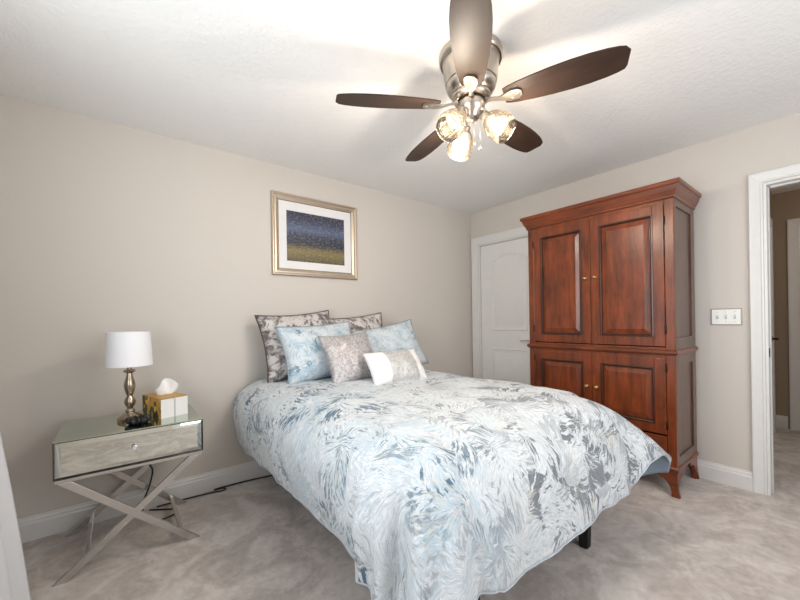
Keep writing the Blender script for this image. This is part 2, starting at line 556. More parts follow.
# hall
HY = -2.32
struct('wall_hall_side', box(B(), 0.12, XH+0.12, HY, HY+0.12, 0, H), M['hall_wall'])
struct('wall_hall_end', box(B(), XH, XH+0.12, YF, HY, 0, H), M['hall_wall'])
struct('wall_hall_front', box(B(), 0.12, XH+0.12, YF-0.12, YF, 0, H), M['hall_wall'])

def window(name, axis, c, a0, a1):
    bm = B()
    w, d = 0.05, 0.03
    def b_(p0, p1, z0, z1):
        if axis == 'x': box(bm, c-d, c+d, p0, p1, z0, z1, 0.004)
        else: box(bm, p0, p1, c-d, c+d, z0, z1, 0.004)
    b_(a0, a0+w, WZ0, WZ1); b_(a1-w, a1, WZ0, WZ1)
    b_(a0+w, a1-w, WZ0, WZ0+w); b_(a0+w, a1-w, WZ1-w, WZ1)
    zc = (WZ0+WZ1)/2
    b_(a0+w, a1-w, zc-0.02, zc+0.02)
    return struct(name, bm, M['trim'])
window('window_1', 'x', XL-0.04, WY0, WY1)
window('window_2', 'y', YF-0.04, GX0, GX1)

# baseboards: a flat board with a stepped cap
BP = [(0, 0), (0.016, 0), (0.016, 0.092), (0.012, 0.1), (0.0115, 0.112), (0.007, 0.12), (0.006, 0.13), (0, 0.13)]
bm = B(); sweep_profile(bm, BP, [((XL, 0), (0, -1)), ((0, 0), (0, -1))]); struct('baseboard_back', bm, M['trim'])
bm = B(); sweep_profile(bm, BP, [((0, -2.412), (-1, 0)), ((0, -0.955), (-1, 0))]); struct('baseboard_right', bm, M['trim'])
bm = B(); sweep_profile(bm, BP, [((XL, YF), (1, 0)), ((XL, 0), (1, 0))]); struct('baseboard_left', bm, M['trim'])
bm = B(); sweep_profile(bm, BP, [((XL, YF), (0, 1)), ((0, YF), (0, 1))]); struct('baseboard_front', bm, M['trim'])
bm = B(); sweep_profile(bm, BP, [((XH, -2.405), (-1, 0)), ((XH, HY), (-1, 0))]); struct('baseboard_hall', bm, M['trim'])

# casings: colonial profile, mitred around the opening
CP = [(0, 0), (0.0, 0.009), (0.010, 0.013), (0.016, 0.011), (0.05, 0.016), (0.062, 0.019), (0.072, 0.019), (0.075, 0.016), (0.075, 0)]   # (distance from the opening edge, thickness)
def casing(name, y0, y1, ztop, width=0.086, x=0.0, sgn=-1, keep=(True, True)):
    bm = B()
    k = width/0.075
    pts = []
    def ring(y, z, dy, dz):
        return [bm.verts.new((x+sgn*t, y+dy*d*k, z+dz*d*k)) for d, t in CP]
    rings = [ring(y1, 0, 1, 0), ring(y1, ztop, 1, 1), ring(y0, ztop, -1, 1), ring(y0, 0, -1, 0)]
    for a, b in zip(rings, rings[1:]):
        for i in range(len(CP)):
            j = (i+1) % len(CP)
            bm.faces.new((a[i], a[j], b[j], b[i]))
    bm.faces.new(rings[0]); bm.faces.new(rings[-1])
    return struct(name, bm, M['trim'])
casing('trim_1', CY0+0.008, CY1-0.008+0.014, DZ+0.0, 0.094)
casing('trim_2', DY0, DY1+0.004, DZ+0.008, 0.067)
# jamb linings with a door stop
def jamb(name, y0, y1, ztop, depth=0.12):
    bm = B(); t = 0.012
    box(bm, -0.002, depth, y1-t, y1+0.002, 0, ztop); box(bm, -0.002, depth, y0-0.002, y0+t, 0, ztop)
    box(bm, -0.002, depth, y0+t, y1-t, ztop-t, ztop+0.002)
    box(bm, 0.05, 0.085, y1-t-0.007, y1-t, 0, ztop-t, 0.002); box(bm, 0.05, 0.085, y0+t, y0+t+0.011, 0, ztop-t, 0.003)
    box(bm, 0.05, 0.085, y0+t+0.011, y1-t-0.011, ztop-t-0.011, ztop-t, 0.003)
    return struct(name, bm, M['trim'])
j2 = jamb('trim_3', DY0, DY1, DZ)
obj('strike_plate', box(box(B(), 0.012, 0.044, DY1-0.0145, DY1-0.0125, 0.905, 0.965, 0.0008), 0.022, 0.034, DY1-0.0155, DY1-0.0145, 0.925, 0.945), M['bronze'], j2)
jamb('trim_4', CY0, CY1, DZ)

def panel_recess(bm, y0, y1, z0, z1, x, arch=0.0, mould=0.022, depth=0.007):
    """raised moulding ring and a slightly raised field for a moulded panel door; arch: rise of the top edge"""
    n = 16
    def outline(ins):
        a0, a1, b0 = y0+ins, y1-ins, z0+ins
        pts = [(a0, b0), (a1, b0)]
        w = a1-a0
        for i in range(n+1):
            s = i/n
            y = a1-s*w
            zz = z1-ins-arch+arch*math.sin(PI*s)**0.9 if arch else z1-ins
            pts.append((y, zz))
        return pts
    lv = [(0, 0.0), (mould*0.3, depth), (mould*0.75, depth*0.9), (mould, -depth*0.4), (mould*2.0, -depth*0.4), (mould*2.8, depth*0.5)]
    rings = []
    for ins, h in lv:
        rings.append([bm.verts.new((x-h, a, b)) for a, b in outline(ins)])
    for a, b in zip(rings, rings[1:]):
        for i in range(len(a)):
            j = (i+1) % len(a)
            bm.faces.new((a[i], a[j], b[j], b[i]))
    bm.faces.new(rings[-1])

# closet door
X_D = 0.014
d1 = struct('door_1', box(B(), X_D, X_D+0.035, CY0+0.015, CY1-0.015, 0.012, DZ-0.015, 0.002), M['door'])
bm = B()
panel_recess(bm, -0.735, -0.268, 1.05, 1.905, X_D-0.0005, 0.075)
panel_recess(bm, -0.735, -0.268, 0.25, 0.855, X_D-0.0005)
obj('panel_moulding', bm, M['door'], d1, smooth=30)
bm = B()
lathe(bm, [(0.026, 0), (0.026, 0.006), (0.012, 0.010), (0.009, 0.042), (0.009, 0.05)], 24, Matrix.Translation((X_D, -0.782, 0.95)) @ Matrix.Rotation(R(-90), 4, 'Y'))
tube(bm, smooth_path([(X_D-0.046, -0.782, 0.95), (X_D-0.05, -0.74, 0.951), (X_D-0.046, -0.665, 0.946)]), [0.008]*6+[0.0075]*6+[0.005], 10)
obj('door_handle', bm, M['nickel'], d1, smooth=40)

# hall doors, seen through the opening
d2 = struct('door_2', box(B(), XH-0.012, XH+0.02, -3.30, -2.52, 0.012, 2.05, 0.002), M['door'])
bm = B(); panel_recess(bm, -3.2, -2.63, 1.0, 1.92, XH-0.0125); panel_recess(bm, -3.2, -2.63, 0.22, 0.85, XH-0.0125)
obj('panel_moulding', bm, M['door'], d2, smooth=30)
casing('trim_5', -3.30, -2.51, 2.06, 0.09, XH)
d3 = struct('door_3', box(B(), 1.0, 1.76, HY-0.012, HY+0.02, 0.012, 2.05, 0.002), M['door'])
bm = B()
lathe(bm, [(0.026, 0), (0.026, 0.006), (0.011, 0.010), (0.009, 0.05)], 20, Matrix.Translation((1.70, HY-0.012, 0.945)) @ Matrix.Rotation(R(90), 4, 'X'))
tube(bm, [(1.70, HY-0.058, 0.945), (1.66, HY-0.062, 0.945), (1.60, HY-0.058, 0.943)], 0.008, 8)
obj('door_handle', bm, M['bronze'], d3, smooth=40)
bm = B()
box(bm, 1.76, 1.84, HY-0.02, HY, 0, 2.055, 0.003); box(bm, 0.92, 1.0, HY-0.02, HY, 0, 2.055, 0.003); box(bm, 0.92, 1.84, HY-0.02, HY, 2.055, 2.135, 0.003)
struct('trim_6', bm, M['trim'])
hl = bpy.data.lights.new('hall_fill_light', 'POINT'); hl.energy = HALL_POWER; hl.color = (1.0, 0.86, 0.72); hl.shadow_soft_size = 0.12  # unseen lamp added to light the enclosed hall, no fixture
ho = bpy.data.objects.new('hall_fill_light', hl); ho.location = (1.1, -3.3, 2.2); COL.objects.link(ho)

# ------------------------------------------------------------------ bed
BX = -1.90                                   # centre line of the bed
bed = tag(empty('bed', (BX, -1.05, 0)), 'black bed frame with one tapered leg showing below the comforter', 'bed')
def child_bm(o, bm):                         # world-space geometry of a part into its thing's frame
    bmesh.ops.transform(bm, matrix=Matrix.LocRotScale(o.location, o.rotation_euler, None).inverted(), verts=bm.verts)
    return bm
def part(name, bm, mat, root, **k):
    return obj(name, child_bm(root, bm), mat, root, **k)
part('mattress', box(B(), BX-0.72, BX+0.72, -1.90, -0.07, 0.37, 0.60, 0.09, 5), M['mattress'], bed, smooth=40)
bm = B()
box(bm, BX-0.72, BX-0.68, -1.97, -0.08, 0.31, 0.368, 0.004); box(bm, BX+0.68, BX+0.72, -1.99, -0.08, 0.31, 0.368, 0.004)
box(bm, BX-0.68, BX+0.68, -1.99, -1.95, 0.31, 0.368, 0.004); box(bm, BX-0.68, BX+0.68, -0.12, -0.08, 0.31, 0.368, 0.004)
for k in range(6):
    y = -0.4-k*0.28
    box(bm, BX-0.68, BX+0.68, y-0.03, y+0.03, 0.34, 0.362)
part('frame', bm, M['blackwood'], bed)
for (lx, ly) in ((-1.456, -1.965), (-2.344, -1.965), (-1.456, -0.12), (-2.344, -0.12)):
    bm = B()
    t = bmesh.new()
    lo, hi = 0.022, 0.03
    vs = [t.verts.new((lx+sx*(lo if z == 0 else hi), ly+sy*(lo if z == 0 else hi), z)) for sx in (-1, 1) for sy in (-1, 1) for z in (0, 0.31)]
    for f in ((0, 1, 3, 2), (4, 6, 7, 5), (0, 4, 5, 1), (2, 3, 7, 6), (0, 2, 6, 4), (1, 5, 7, 3)):
        t.faces.new([vs[i] for i in f])
    bmesh.ops.bevel(t, geom=t.edges[:], offset=0.004, segments=2, affect='EDGES')
    join(bm, t)
    part('leg', bm, M['blackwood'], bed)

# comforter: a flat rectangle draped over the mattress, folds gathered at the foot corners
def poly(profile):
    cum = [0.0]
    for a, b in zip(profile, profile[1:]):
        cum.append(cum[-1]+math.hypot(b[0]-a[0], b[1]-a[1]))
    def f(s):
        if s >= cum[-1]:
            return profile[-1][0], profile[-1][1]-(s-cum[-1])
        for i in range(len(cum)-1):
            if s <= cum[i+1]:
                t = (s-cum[i])/(cum[i+1]-cum[i])
                return (profile[i][0]+t*(profile[i+1][0]-profile[i][0]), profile[i][1]+t*(profile[i+1][1]-profile[i][1]))
    return f, cum[-1]
def rounded(profile):
    P = smooth_path([(h, z, 0) for h, z in profile], 5)
    return poly([(p.x, p.y) for p in P])
ZT = 0.765
SIDE, S_L = rounded([(0, ZT), (0.12, 0.755), (0.20, 0.722), (0.265, 0.665), (0.30, 0.59), (0.308, 0.50), (0.295, 0.41), (0.28, 0.33)])
FOOT, S_F = rounded([(0, ZT), (0.12, 0.738), (0.22, 0.685), (0.30, 0.60), (0.345, 0.50), (0.37, 0.40), (0.38, 0.325)])
S_R = S_L+0.15
CORL, SC_L = rounded([(0, ZT), (0.14, 0.745), (0.24, 0.68), (0.31, 0.56), (0.36, 0.38), (0.40, 0.17), (0.42, 0.04)])
CORR, SC_R = rounded([(0, ZT), (0.16, 0.735), (0.33, 0.655), (0.50, 0.53), (0.68, 0.35)])
IX0, IX1, IY = BX-0.40-0.095, BX+0.50, -1.77
HEADY = -0.07
def drape(a, b):
    """a: x of the flat sheet (world x before draping), b: distance from the head edge"""
    y = HEADY-b
    dx = 0; side = 0
    if a < IX0: dx = IX0-a; side = -1
    elif a > IX1: dx = a-IX1; side = 1
    dy = max(IY-y, 0)
    if dx == 0 and dy == 0:
        return Vector((a, y, ZT)), 0.0, Vector((0, 0, 1))
    if dy == 0:
        h, z = SIDE(dx)
        n = Vector((side, 0, 0))
        rip = 0.006*math.sin(b*9+side)+0.003*math.sin(b*23+1.3)
        k = min(max((dx-0.25)/0.3, 0), 1)
        return Vector(((IX0 if side < 0 else IX1)+side*(h+rip*k), y, z)), dx, n
    if dx == 0:
        h, z = FOOT(dy)
        rip = 0.006*math.sin(a*9+0.7)+0.003*math.sin(a*23)
        k = min(max((dy-0.25)/0.3, 0), 1)
        return Vector((a, IY-h-rip*k, z)), dy, Vector((0, -1, 0))
    th = math.atan2(dy, dx); rho = math.hypot(dx, dy)
    w = math.sin(th)**2
    h1, z1 = SIDE(rho); h2, z2 = FOOT(rho)
    h = h1*(1-w)+h2*w; z = z1*(1-w)+z2*w
    wc = math.sin(2*th)**1.2
    k = min(max((rho-0.22)/0.4, 0), 1)
    if side < 0:
        h3, z3 = CORL(rho)
        h = h*(1-wc)+h3*wc; z = z*(1-wc)+z3*wc
        h += k*((0.062*math.sin(th*8.5+0.25+0.5*math.sin(th*8.5)))*(wc**0.5) + 0.018*math.sin(th*19))
        h += 0.055*k*math.exp(-((th-1.20)/0.13)**2)-0.05*k*math.exp(-((th-1.42)/0.09)**2)
    else:
        tip = math.hypot(S_R, S_F)
        h3, z3 = CORR(rho*SC_R/tip)
        wc = max(math.sin(2*th), 0)**(5.0 if th < PI/4 else 2.4)
        h = h*(1-wc)+h3*wc; z = z*(1-wc)+z3*wc
        h += k*0.004*math.sin(th*12)
    c, s = math.cos(th), math.sin(th)
    return Vector(((IX0-h*c) if side < 0 else (IX1+h*c), IY-h*s, max(z, 0.03))), rho, Vector((side*c, -s, 0))

def axis_samples(lo, i0, i1, hi, nflat, nd):
    out = []
    if lo < i0: out += [lo+(i0-lo)*k/nd for k in range(nd)]
    out += [i0+(i1-i0)*k/nflat for k in range(nflat)]
    out += [i1+(hi-i1)*k/nd for k in range(nd+1)]
    return out
A_ = axis_samples(IX0-S_L, IX0, IX1, IX1+S_R, 46, 46)
flat_len = HEADY-IY
B_ = [flat_len*k/70 for k in range(70)]+[flat_len+S_F*k/46 for k in range(47)]
bm = B()
uvl = bm.loops.layers.uv.new('UVMap')
grid = []; uvs = {}
for b in B_:
    row = []
    for a in A_:
        p, s, n = drape(a, b)
        q = Vector((a*3.1, b*3.1, 0.3))
        puff = 0.012*noise.noise(q*1.6)+0.007*noise.noise(q*4.5)
        nn = (n*min(s/0.35, 1)+Vector((0, 0, 1))*max(1-s/0.35, 0.0))
        if nn.length > 0: nn.normalize()
        p = p+nn*puff
        v = bm.verts.new(p); row.append(v); uvs[v] = ((a-(IX0-S_L))/2.3, b/2.3)
    grid.append(row)
for r_, s_ in zip(grid, grid[1:]):
    for i in range(len(r_)-1):
        f = bm.faces.new((r_[i], s_[i], s_[i+1], r_[i+1]))
        for lp in f.loops: lp[uvl].uv = uvs[lp.vert]
com = empty('comforter', (BX, -1.1, 0.33))
tag(com, 'white comforter with blue and grey feathered flowers draped over the bed', 'comforter')
hem = [v.co.copy() for v in [r[0] for r in grid]] + [v.co.copy() for v in grid[-1][1:]] + [r[-1].co.copy() for r in reversed(grid[:-1])]
cm = part('cover', bm, [M['comforter'], M['backing']], com, smooth=180)
for p in cm.data.polygons: p.material_index = 0
if cm.data.polygons[60].normal.z < 0 or sum(p.normal.z for p in cm.data.polygons) < 0:
    cm.data.flip_normals()
sd = cm.modifiers.new('thick', 'SOLIDIFY'); sd.thickness = 0.018; sd.offset = -1; sd.material_offset = 1; sd.material_offset_rim = 0
bm = B(); tube(bm, hem[::1], 0.0032, 6)
part('hem_piping', bm, M['hem'], com, smooth=180)

# ------------------------------------------------------------------ pillows
def cushion(name, w, h, t, mat, label, loc, lean, roll, yaw, piping=None, cat='pillow', group=None, seed=0, c=0.06, puff=1.0, band=None, n=28):
    root = empty(name, loc)
    root.rotation_euler = (0, 0, 0)
    rotm = Matrix.Rotation(R(yaw), 4, 'Z') @ Matrix.Rotation(R(-lean), 4, 'X') @ Matrix.Rotation(R(roll), 4, 'Y')
    root.rotation_euler = rotm.to_euler()
    tag(root, label, cat, group)
    bm = B(); uvl = bm.loops.layers.uv.new('UVMap')
    uv = {}
    def pos(u, v, s, extra=0.0):
        x = u*w/2*(1-c*(1-v*v))
        z = v*h/2*(1-c*(1-u*u))
        e = max(0.0, (1-abs(u)**2.4))*max(0.0, (1-abs(v)**2.4))
        th = t/2*e**0.55
        q = Vector((u*2.1+seed*7.3, v*2.1, s*1.7))
        th *= 1+0.16*noise.noise(q*1.5)
        ripple = 0.005*noise.noise(q*5.0)*(1 if e > 0.02 else 0)
        # fabric sags towards the bottom
        th *= 1+0.14*(-v)*puff
        return Vector((x, s*(th+ripple+extra*(1 if e > 0 else 0)), z+h/2))
    sheets = []
    for s in (-1, 1):
        g = []
        for j in range(n+1):
            row = []
            for i in range(n+1):
                u, v = -1+2*i/n, -1+2*j/n
                if s == 1 and (i in (0, n) or j in (0, n)):
                    row.append(sheets[0][j][i]); continue
                vt = bm.verts.new(pos(u, v, s)); uv[vt] = (u*w/2/0.9+seed*0.37, v*h/2/0.9+seed*0.21+s*0.4)
                row.append(vt)
            g.append(row)
        sheets.append(g)
        for j in range(n):
            for i in range(n):
                q = (g[j][i], g[j][i+1], g[j+1][i+1], g[j+1][i])
                f = bm.faces.new(q if s == -1 else q[::-1])
                for lp in f.loops: lp[uvl].uv = uv[lp.vert]
    obj('cover', bm, mat, root, smooth=180)
    if piping:
        path = [pos(-1+2*i/n, -1, -1) for i in range(n)]+[pos(1, -1+2*i/n, -1) for i in range(n)]+[pos(1-2*i/n, 1, -1) for i in range(n)]+[pos(-1, 1-2*i/n, -1) for i in range(n)]
        bm = B(); tube(bm, path, 0.005, 6, closed=True)
        obj('piping', bm, piping, root, smooth=180)
    if band:
        u0, u1, bmat = band
        bm = B(); uvl = bm.loops.layers.uv.new('UVMap')
        rows = []
        nb = 20
        ring = [(-1, -1+2*k/n) for k in range(n+1)]+[(1, 1-2*k/n) for k in range(n+1)]
        for i in range(nb+1):
            u = u0+(u1-u0)*i/nb
            rows.append([bm.verts.new(pos(u, v, s, 0.003)+Vector((0, 0, 0.002*v))) for s, v in ring])
        for a, b in zip(rows, rows[1:]):
            for k in range(len(ring)):
                k2 = (k+1) % len(ring)
                f = bm.faces.new((a[k], a[k2], b[k2], b[k]))
                for lp in f.loops: lp[uvl].uv = (lp.vert.co.x, lp.vert.co.z)
        obj('glitter_band', bm, bmat, root, smooth=180)
    return root

PG = 'pillows propped at the head of the bed'
cushion('pillow_sham', 0.62, 0.51, 0.19, M['brown_print'], 'brown and grey mottled pillow with dark piping, left one against the wall', (-2.205, -0.24, 0.765), 15, -4, 4, M['piping'], group=PG, seed=1, c=0.09)
cushion('pillow_sham', 0.62, 0.49, 0.19, M['brown_print'], 'brown and grey mottled pillow with dark piping, right one against the wall', (-1.69, -0.24, 0.76), 15, -5, -2, M['piping'], group=PG, seed=2, c=0.09)
cushion('bed_pillow', 0.63, 0.44, 0.20, M['blue_print'], 'pale blue brushed print pillow behind the left side of the silver cushion', (-2.125, -0.45, 0.765), 24, -3, 2, M['blue_piping'], group=PG, seed=3, c=0.09)
cushion('bed_pillow', 0.66, 0.44, 0.20, M['blue_print'], 'pale blue brushed print pillow behind the white lumbar cushion', (-1.455, -0.44, 0.745), 24, -9, -4, M['blue_piping'], group=PG, seed=4, c=0.09)
cushion('throw_cushion', 0.43, 0.39, 0.16, M['silver_sequin'], 'small square silver sequinned cushion in the middle of the pillows', (-2.0, -0.67, 0.75), 27, -4, 2, cat='cushion', group=PG, seed=5, c=0.09)
cushion('lumbar_cushion', 0.46, 0.26, 0.14, M['white_cloth'], 'small white oblong cushion with a pale grey glitter band', (-1.795, -0.90, 0.752), 36, -1, -3, cat='cushion', group=PG, seed=6, c=0.05, band=(-0.42, 0.62, M['grey_sequin']))

# ------------------------------------------------------------------ wardrobe
AX, AY0, AY1 = -0.50, -2.12, -1.07            # front face x, right end, left end
arm = tag(empty('armoire', (-0.26, (AY0+AY1)/2, 0)), 'tall cherry wood armoire with four panelled doors against the right wall', 'wardrobe')
XB = -0.03                                    # back of the carcass
ZM = 0.945                                    # waist
# carcasses
def carcass(z0, z1, name):
    bm = B()
    px = 0.0
    # front stiles and rails around the door openings
    box(bm, AX, AX+0.022, AY0, AY0+0.052, z0, z1, 0.003); box(bm, AX, AX+0.022, AY1-0.052, AY1, z0, z1, 0.003)
    box(bm, AX+0.001, AX+0.022, AY0+0.052, AY1-0.052, z1-0.055, z1, 0.002); box(bm, AX+0.001, AX+0.022, AY0+0.052, AY1-0.052, z0, z0+0.02, 0.002)
    box(bm, XB-0.012, XB, AY0+0.02, AY1-0.02, z0, z1)
    box(bm, AX+0.022, XB-0.012, AY0+0.02, AY1-0.02, z0, z0+0.02); box(bm, AX+0.022, XB-0.012, AY0+0.02, AY1-0.02, z1-0.02, z1)
    o = part(name, bm, M['cherry'], arm)
    for y, s in ((AY0, 1), (AY1, -1)):
        bm = B()
        y_in = y+s*0.02
        ya, yb = min(y, y_in), max(y, y_in)
        box(bm, AX+0.022, AX+0.055, ya, yb, z0, z1, 0.002); box(bm, XB-0.075, XB, ya, yb, z0, z1, 0.002)
        box(bm, AX+0.055, XB-0.075, ya, yb, z0, z0+0.085, 0.002); box(bm, AX+0.055, XB-0.075, ya, yb, z1-0.075, z1, 0.002)
        pa, pb = min(y+s*0.010, y+s*0.018), max(y+s*0.010, y+s*0.018)
        box(bm, AX+0.053, XB-0.073, pa, pb, z0+0.083, z1-0.073)
        part('side_panel', bm, M['cherry_side_sheen'], arm)
carcass(ZM+0.012, 1.985, 'upper_body')
carcass(0.17, ZM-0.012, 'lower_body')

def armoire_door(y0, y1, z0, z1, knob_y, knob_z, hinge_y):
    o_bm = B()
    fwid = 0.066; th = 0.02
    x0 = AX-0.004
    box(o_bm, x0, x0+th, y0, y0+fwid, z0, z1, 0.003); box(o_bm, x0, x0+th, y1-fwid, y1, z0, z1, 0.003)
    box(o_bm, x0, x0+th, y0+fwid, y1-fwid, z0, z0+fwid, 0.003); box(o_bm, x0, x0+th, y0+fwid, y1-fwid, z1-fwid, z1, 0.003)
    d = part('door', o_bm, M['cherry'], arm)
    # raised panel: moulding bead, sloped groove and field
    a0, a1, b0, b1 = y0+fwid, y1-fwid, z0+fwid, z1-fwid
    def rings(bm, lv):
        R_ = []
        for ins, h in lv:
            R_.append([bm.verts.new((x0-h, y, z)) for y, z in ((a0+ins, b0+ins), (a1-ins, b0+ins), (a1-ins, b1-ins), (a0+ins, b1-ins))])
        for a, b in zip(R_, R_[1:]):
            for i in range(4):
                j = (i+1) % 4
                bm.faces.new((a[i], a[j], b[j], b[i]))
        return R_
    bm = B(); rings(bm, [(-0.004, 0.0), (-0.003, 0.004), (0.005, 0.005), (0.011, 0.001), (0.015, -0.008)])
    obj('moulding', child_bm(arm, bm), M['cherry_dark'], d)
    bm = B(); r_ = rings(bm, [(0.013, -0.011), (0.018, -0.011), (0.020, -0.010), (0.046, -0.003), (0.049, -0.001)]); bm.faces.new(r_[-1])
    obj('panel', child_bm(arm, bm), M['cherry'], d)
    bm = B()
    lathe(bm, [(0.010, 0), (0.010, 0.003), (0.005, 0.006), (0.005, 0.014), (0.012, 0.020), (0.013, 0.025), (0.009, 0.030), (0, 0.032)], 18,
          Matrix.Translation((x0, knob_y, knob_z)) @ Matrix.Rotation(R(-90), 4, 'Y'))
    obj('knob', child_bm(arm, bm), M['brass'], d, smooth=50)
    for hz in (z0+0.12*(z1-z0), z1-0.12*(z1-z0)):
        bm = B(); lathe(bm, [(0, -0.032), (0.004, -0.028), (0.0055, -0.024), (0.0055, 0.024), (0.004, 0.028), (0, 0.032)], 10, Matrix.Translation((x0+0.001, hinge_y, hz)))
        obj('hinge', child_bm(arm, bm), M['bronze'], d, smooth=40)
YC = (AY0+AY1)/2
dl, dr = AY1-0.054, AY0+0.054
armoire_door(YC+0.0015, dl, 0.983, 1.932, YC+0.036, 1.485, dl+0.003)
armoire_door(dr, YC-0.0015, 0.983, 1.932, YC-0.036, 1.485, dr-0.003)
armoire_door(YC+0.0015, dl, 0.40, 0.905, YC+0.036, 0.655, dl+0.003)
armoire_door(dr, YC-0.0015, 0.40, 0.905, YC-0.036, 0.655, dr-0.003)
# dark seam between the meeting doors' stiles lies behind them
bm = B(); box(bm, AX+0.012, AX+0.018, YC-0.03, YC+0.03, 0.19, 1.93); part('centre_stile', bm, M['cherry_dark'], arm)
# bottom drawer
dbm = B(); box(dbm, AX-0.004, AX+0.016, dr, dl, 0.195, 0.388, 0.004)
dw = part('drawer', dbm, M['cherry_h'], arm)
bm = B(); box(bm, AX-0.007, AX-0.003, dr+0.03, dl-0.03, 0.222, 0.362, 0.003); obj('drawer_panel', child_bm(arm, bm), M['cherry_h'], dw)
for ky in (YC-0.25, YC+0.25):
    bm = B(); lathe(bm, [(0.010, 0), (0.005, 0.006), (0.005, 0.014), (0.013, 0.022), (0, 0.032)], 16, Matrix.Translation((AX-0.006, ky, 0.29)) @ Matrix.Rotation(R(-90), 4, 'Y'))
    obj('knob', child_bm(arm, bm), M['brass'], dw, smooth=50)
# waist moulding and cornice run round three sides
def three_side(prof):
    bm = B()
    path = [((XB, AY1), (0, 1)), ((AX, AY1), (-1, 1)), ((AX, AY0), (-1, -1)), ((XB, AY0), (0, -1))]
    sweep_profile(bm, prof, path)
    return bm
part('waist_moulding', three_side([(-0.03, ZM-0.02), (0.003, ZM-0.02), (0.010, ZM-0.012), (0.016, ZM-0.004), (0.016, ZM+0.006), (0.010, ZM+0.014), (0.003, ZM+0.018), (-0.03, ZM+0.018)]), M['cherry_h'], arm)
bm = three_side([(-0.03, 1.955), (0.004, 1.955), (0.010, 1.962), (0.010, 1.972), (0.016, 1.982), (0.026, 2.000), (0.036, 2.030), (0.039, 2.034), (0.044, 2.036), (0.047, 2.044), (0.047, 2.060), (0.043, 2.064), (-0.03, 2.064)])
box(bm, AX+0.02, XB, AY0+0.02, AY1-0.02, 2.035, 2.055)
part('cornice', bm, M['cherry_h'], arm)
part('base_moulding', three_side([(-0.03, 0.165), (0.006, 0.165), (0.010, 0.175), (0.008, 0.187), (0.003, 0.195), (-0.03, 0.195)]), M['cherry_h'], arm)
# curved bracket feet
def bracket(y, sy, x, sx, name='foot'):
    """splayed foot at a corner with a curved apron wing in each direction"""
    bm = B()
    n = 10
    wing = []
    L, T = 0.17, 0.166
    fo = [(-0.012, 0.0), (0.034, 0.0)]
    for i in range(n+1):
        s = i/n
        fo.append((0.034+0.012*math.sin(s*PI*0.5)+(L-0.046)*s**1.9, 0.02+(T-0.055)*math.sin(s*PI/2)**0.75))
    out = fo+[(L, T), (0.0, T), (0.0, 0.10), (-0.003, 0.05)]
    prism(bm, [(y+sy*a, b) for a, b in out], x, x+sx*0.022, 'x')
    ins = [(0.0225, 0.0), (0.034, 0.0)]+fo[2:]+[(L, T), (0.0225, T)]
    prism(bm, [(x+sx*a, b) for a, b in ins], y, y+sy*0.022, 'y')
    part(name, bm, M['cherry_h'], arm)
bracket(AY0, 1, AX, 1); bracket(AY1, -1, AX, 1); bracket(AY0, 1, XB, -1); bracket(AY1, -1, XB, -1)

# ------------------------------------------------------------------ mirrored nightstand
NX0, NX1, NY0, NY1 = -3.582, -2.977, -0.58, -0.12
NZ0, NZ1 = 0.478, 0.655
NXC = (NX0+NX1)/2
ns = tag(empty('nightstand', (NXC, (NY0+NY1)/2, 0)), 'mirrored nightstand with one drawer on crossed steel legs beside the bed', 'nightstand')
part('case', box(B(), NX0, NX1, NY0+0.012, NY1, NZ0, NZ1-0.008, 0.002), [M['mirror']], ns)
part('mirror_top', box(B(), NX0-0.001, NX1+0.001, NY0-0.001, NY1, NZ1-0.008, NZ1, 0.0015), M['mirror_green'], ns)
bm = B()
for (x0, x1, z0, z1) in ((NX0-0.001, NX1+0.001, NZ1-0.0095, NZ1-0.0075), (NX0-0.001, NX1+0.001, NZ0-0.001, NZ0+0.0015), (NX0-0.001, NX0+0.001, NZ0, NZ1-0.008), (NX1-0.001, NX1+0.001, NZ0, NZ1-0.008)):
    box(bm, x0, x1, NY0-0.002, NY0+0.014, z0, z1)
for x in (NX0, NX1):
    box(bm, x-0.0015, x+0.0015, NY0, NY1, NZ1-0.010, NZ1-0.006)
    box(bm, x-0.0015, x+0.0015, NY1-0.004, NY1+0.001, NZ0, NZ1-0.006)
part('edge_trim', bm, M['mirror_edge'], ns)
# drawer front with a wide bevelled border
bm = B()
a0, a1, b0, b1 = NX0+0.004, NX1-0.004, NZ0+0.004, NZ1-0.011
rg = []
for ins, yy in ((0, NY0+0.012), (0, NY0+0.006), (0.022, NY0+0.0005), (0.0225, NY0+0.0005)):
    rg.append([bm.verts.new((x, yy, z)) for x, z in ((a0+ins, b0+ins), (a1-ins, b0+ins), (a1-ins, b1-ins), (a0+ins, b1-ins))])
for a, b in zip(rg, rg[1:]):
    for i in range(4): bm.faces.new((a[i], a[(i+1) % 4], b[(i+1) % 4], b[i]))
bm.faces.new(rg[-1])
drw = part('drawer', bm, M['mirror'], ns)
bm = B()
lathe(bm, [(0.006, 0), (0.005, 0.010), (0.013, 0.018), (0.013, 0.022), (0.008, 0.029), (0, 0.030)], 8, Matrix.Translation((NXC-0.004, NY0, 0.567)) @ Matrix.Rotation(R(90), 4, 'X'))
obj('knob', child_bm(ns, bm), M['crystal'], drw)
